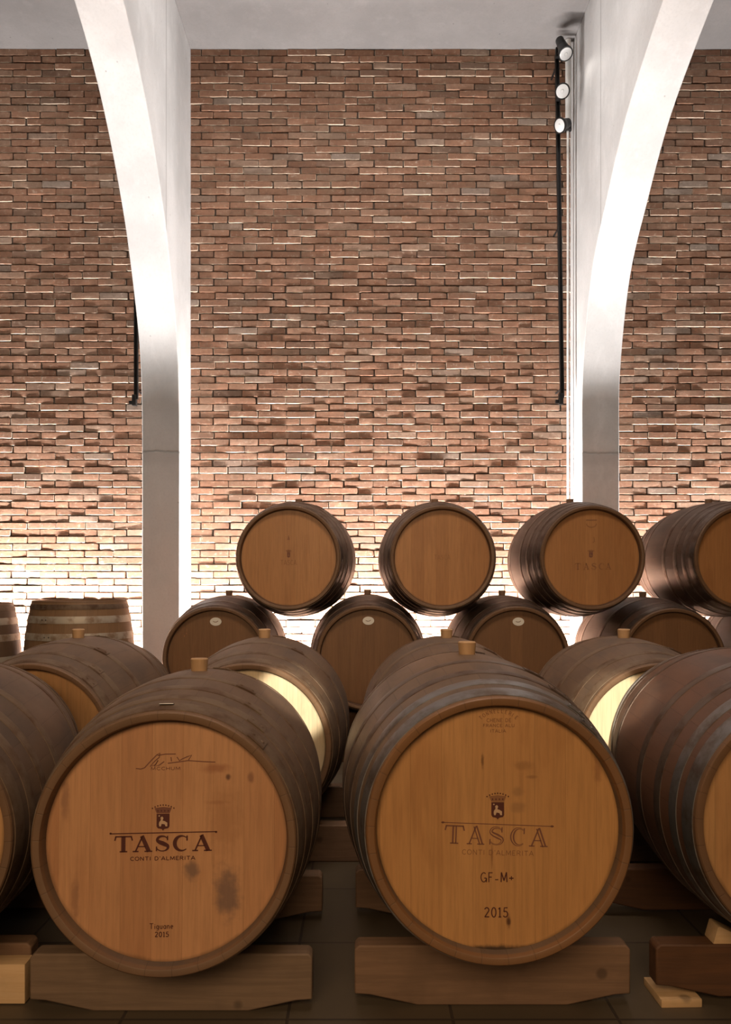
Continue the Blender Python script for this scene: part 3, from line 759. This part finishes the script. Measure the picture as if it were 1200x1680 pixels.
# middle row and rear stack stand on long rails
def rail(label, x0, x1, y0, th, z1, m, cs, group=None):
    beam(label, x0, x1, y0, th, 0, z1, m, cs, .05, .01, group=group, name='support_rail')
for y0, s in ((2.86, 'nearer'), (3.40, 'farther')):
    rail('long brown rail under the middle row of barrels, %s one' % s, -1.55, 1.5, y0, .06, .115 + .02, M['beam_b'],
         [(x, .46, rad(max(0, abs(y0 + .03 - 3.15) - .03)) + .004) for x in (-1.14, -.385, .353, 1.08)], 'long rails under the middle row')
for y0, s in ((4.45, 'nearer'), (5.03, 'farther')):
    rail('long dark rail under the rear barrel stack, %s one' % s, -1.2, 2.95, y0, .07, .285, M['beam_dk'],
         [(x, z + CAMZ, rad(max(0, abs(y0 + .035 - 4.77) - .035)) + .004) for x, z in ((-.80, -.425), (.05, -.42), (.875, -.425), (1.74, -.435), (2.57, -.435))], 'long rails under the rear stack')

# loose timber
def block(name, label, c, d, m, rot=(0, 0, 0), cat='block', wedge=False):
    b = MB()
    if wedge:
        a, h = d[0] / 2, d[2]
        b.prism_y([(0, 0), (.09, 0), (.09, .008), (.018, .042), (.012, .042)], -d[1] / 2, d[1] / 2)
    else: b.box((0, 0, d[2] / 2), d)
    o = link(name, b.mesh(name, True, 20, .0025), m, None, c, rot); tag(o, label, cat); return o
block('packing_board', 'thin pale board lying under the end of the dark right cradle beam', (.779, 1.935, 0), (.10, .11, .020), M['beam_lt'], (0, 0, .03), 'board')
block('timber_block', 'bright freshly cut timber block at the lower left picture edge', (-1.025, 1.917, .003), (.42, .05, .096), M['beam_lt'], (0, 0, 0), 'block')
block('wedge_chock', 'pale wooden wedge jammed under the right edge barrel', (.862, 1.917, .1485), (.10, .05, .062), M['beam_lt'], (0, 0, 0), 'wedge', True)

# ------------------------------------------------------------------ track, spots, conduit
def tube(b, p0, p1, r, n=12, r1=None, mi=0):
    p0, p1 = Vector(p0), Vector(p1); d = (p1 - p0).normalized()
    u = d.orthogonal().normalized(); v = d.cross(u); r1 = r if r1 is None else r1
    vs = [p0 + (u * cos(2 * pi * k / n) + v * sin(2 * pi * k / n)) * r for k in range(n)] + [p1 + (u * cos(2 * pi * k / n) + v * sin(2 * pi * k / n)) * r1 for k in range(n)]
    b.add(vs, [(k, (k + 1) % n, n + (k + 1) % n, n + k) for k in range(n)] + [tuple(range(n)), tuple(range(2 * n - 1, n - 1, -1))], mi)
def track(label, x, z0, z1, lean=0):
    y = 6.42
    root = empty('lighting_track', (x, y, z0)); tag(root, label, 'light track')
    b = MB(); h = z1 - z0
    for dx in (-.012, .012):
        b.add([(dx + i * .004 + t * lean, j * .014, t * h) for t in (0, 1) for i in (-1, 1) for j in (-1, 1)], [(0, 1, 3, 2), (4, 6, 7, 5), (0, 4, 5, 1), (2, 3, 7, 6), (0, 2, 6, 4), (1, 5, 7, 3)])
    b.add([(i * .010 + t * lean, .008 + j * .004, t * h) for t in (0, 1) for i in (-1, 1) for j in (-1, 1)], [(0, 1, 3, 2), (4, 6, 7, 5), (0, 4, 5, 1), (2, 3, 7, 6), (0, 2, 6, 4), (1, 5, 7, 3)])
    link('track_profile', b.mesh('track_profile', False), M['black'], root)
    for t in (.03, .5, .97):
        b = MB(); tube(b, (t * lean, .012, t * h), (t * lean, .195, t * h), .008)
        link('wall_bracket', b.mesh('wall_bracket'), M['black'], root)
    b = MB(); b.box((0, 0, 0), (.035, .04, .09)); b.box((-.03, 0, -.02), (.03, .02, .03))
    link('end_feed', b.mesh('end_feed', True, 30, .003), M['black'], root, (-.012, -.005, -.01))
    return root
ZB = CAMZ + 1.52; ZT = CAMZ + 4.36
XB, XT = 1.675, 1.632
track('long black lighting track standing vertically beside the right column', XB, ZB, ZT, XT - XB)
track('black lighting track mostly hidden behind the left column', -1.845, ZB - .01, ZT, 0)
def tspot(label, z, aim, cyl=.13, r=.055):
    t = (z - ZB) / (ZT - ZB); x = XB + (XT - XB) * t
    root = empty('track_spotlight', (x, 6.389, z)); tag(root, label, 'spotlight', 'spotlights on the right lighting track')
    a = Vector(aim).normalized()
    b = MB(); b.box((-.004, .0, .03), (.032, .03, .08)); link('adapter', b.mesh('adapter', True, 30, .003), M['black'], root)
    b = MB(); tube(b, (0, -.012, .02), (0, -.075, .0), .008); link('arm', b.mesh('arm'), M['black'], root)
    c = Vector((.012, -.11, 0)); back = c - a * cyl * .55; fr = c + a * cyl * .45
    b = MB(); tube(b, back, c, r * .62, 20, r * .72); tube(b, c, fr, r * .75, 24, r)
    tube(b, fr, fr + a * .012, r * 1.06, 28, r * 1.06)
    h = link('lamp_housing', b.mesh('lamp_housing', True, 40), M['black'], root)
    b = MB(); tube(b, fr + a * .0125, fr + a * .015, r * .88, 24, r * .80); tube(b, fr + a * .016, fr + a * .020, r * .25, 12, r * .2)
    link('lamp_lens', b.mesh('lamp_lens', True, 40), M['lens'], h)
    sp = spot('track_lamp', tuple(Vector((x, 6.405, z)) + fr + a * .06), tuple(Vector((x, 6.405, z)) + fr + a * 2), 4, (1, .93, .85), 70, .6, .04)
tspot('topmost spotlight on the black track, a cylinder pointing down near the ceiling', CAMZ + 4.32, (.10, -.50, -.86), .2, .055)
tspot('middle one of three round spotlights on the black track', CAMZ + 3.97, (-.35, -.75, -.55), .10, .056)
tspot('lowest spotlight on the black track, seen nearly edge-on', CAMZ + 3.70, (-.75, -.40, -.45), .09, .056)
# white conduit in the corner of the right column
root = empty('white_conduit', (1.745, 6.50, CAMZ - .3)); tag(root, 'white conduit running up the corner beside the right column, thicker near the ceiling', 'conduit')
b = MB(); tube(b, (0, 0, 0), (0, 0, 4.12), .010, 12); link('thin_pipe', b.mesh('thin_pipe'), M['white'], root)
b = MB(); tube(b, (0, -.01, 4.12), (0, -.01, CEIL - CAMZ + .3 - .005), .024, 16); link('thick_pipe', b.mesh('thick_pipe'), M['white'], root)
b = MB(); tube(b, (0, -.01, 4.07), (0, -.01, 4.13), .028, 16); o = link('end_cap', b.mesh('end_cap'), M['black'], root); o['label'] = 'black end cap'
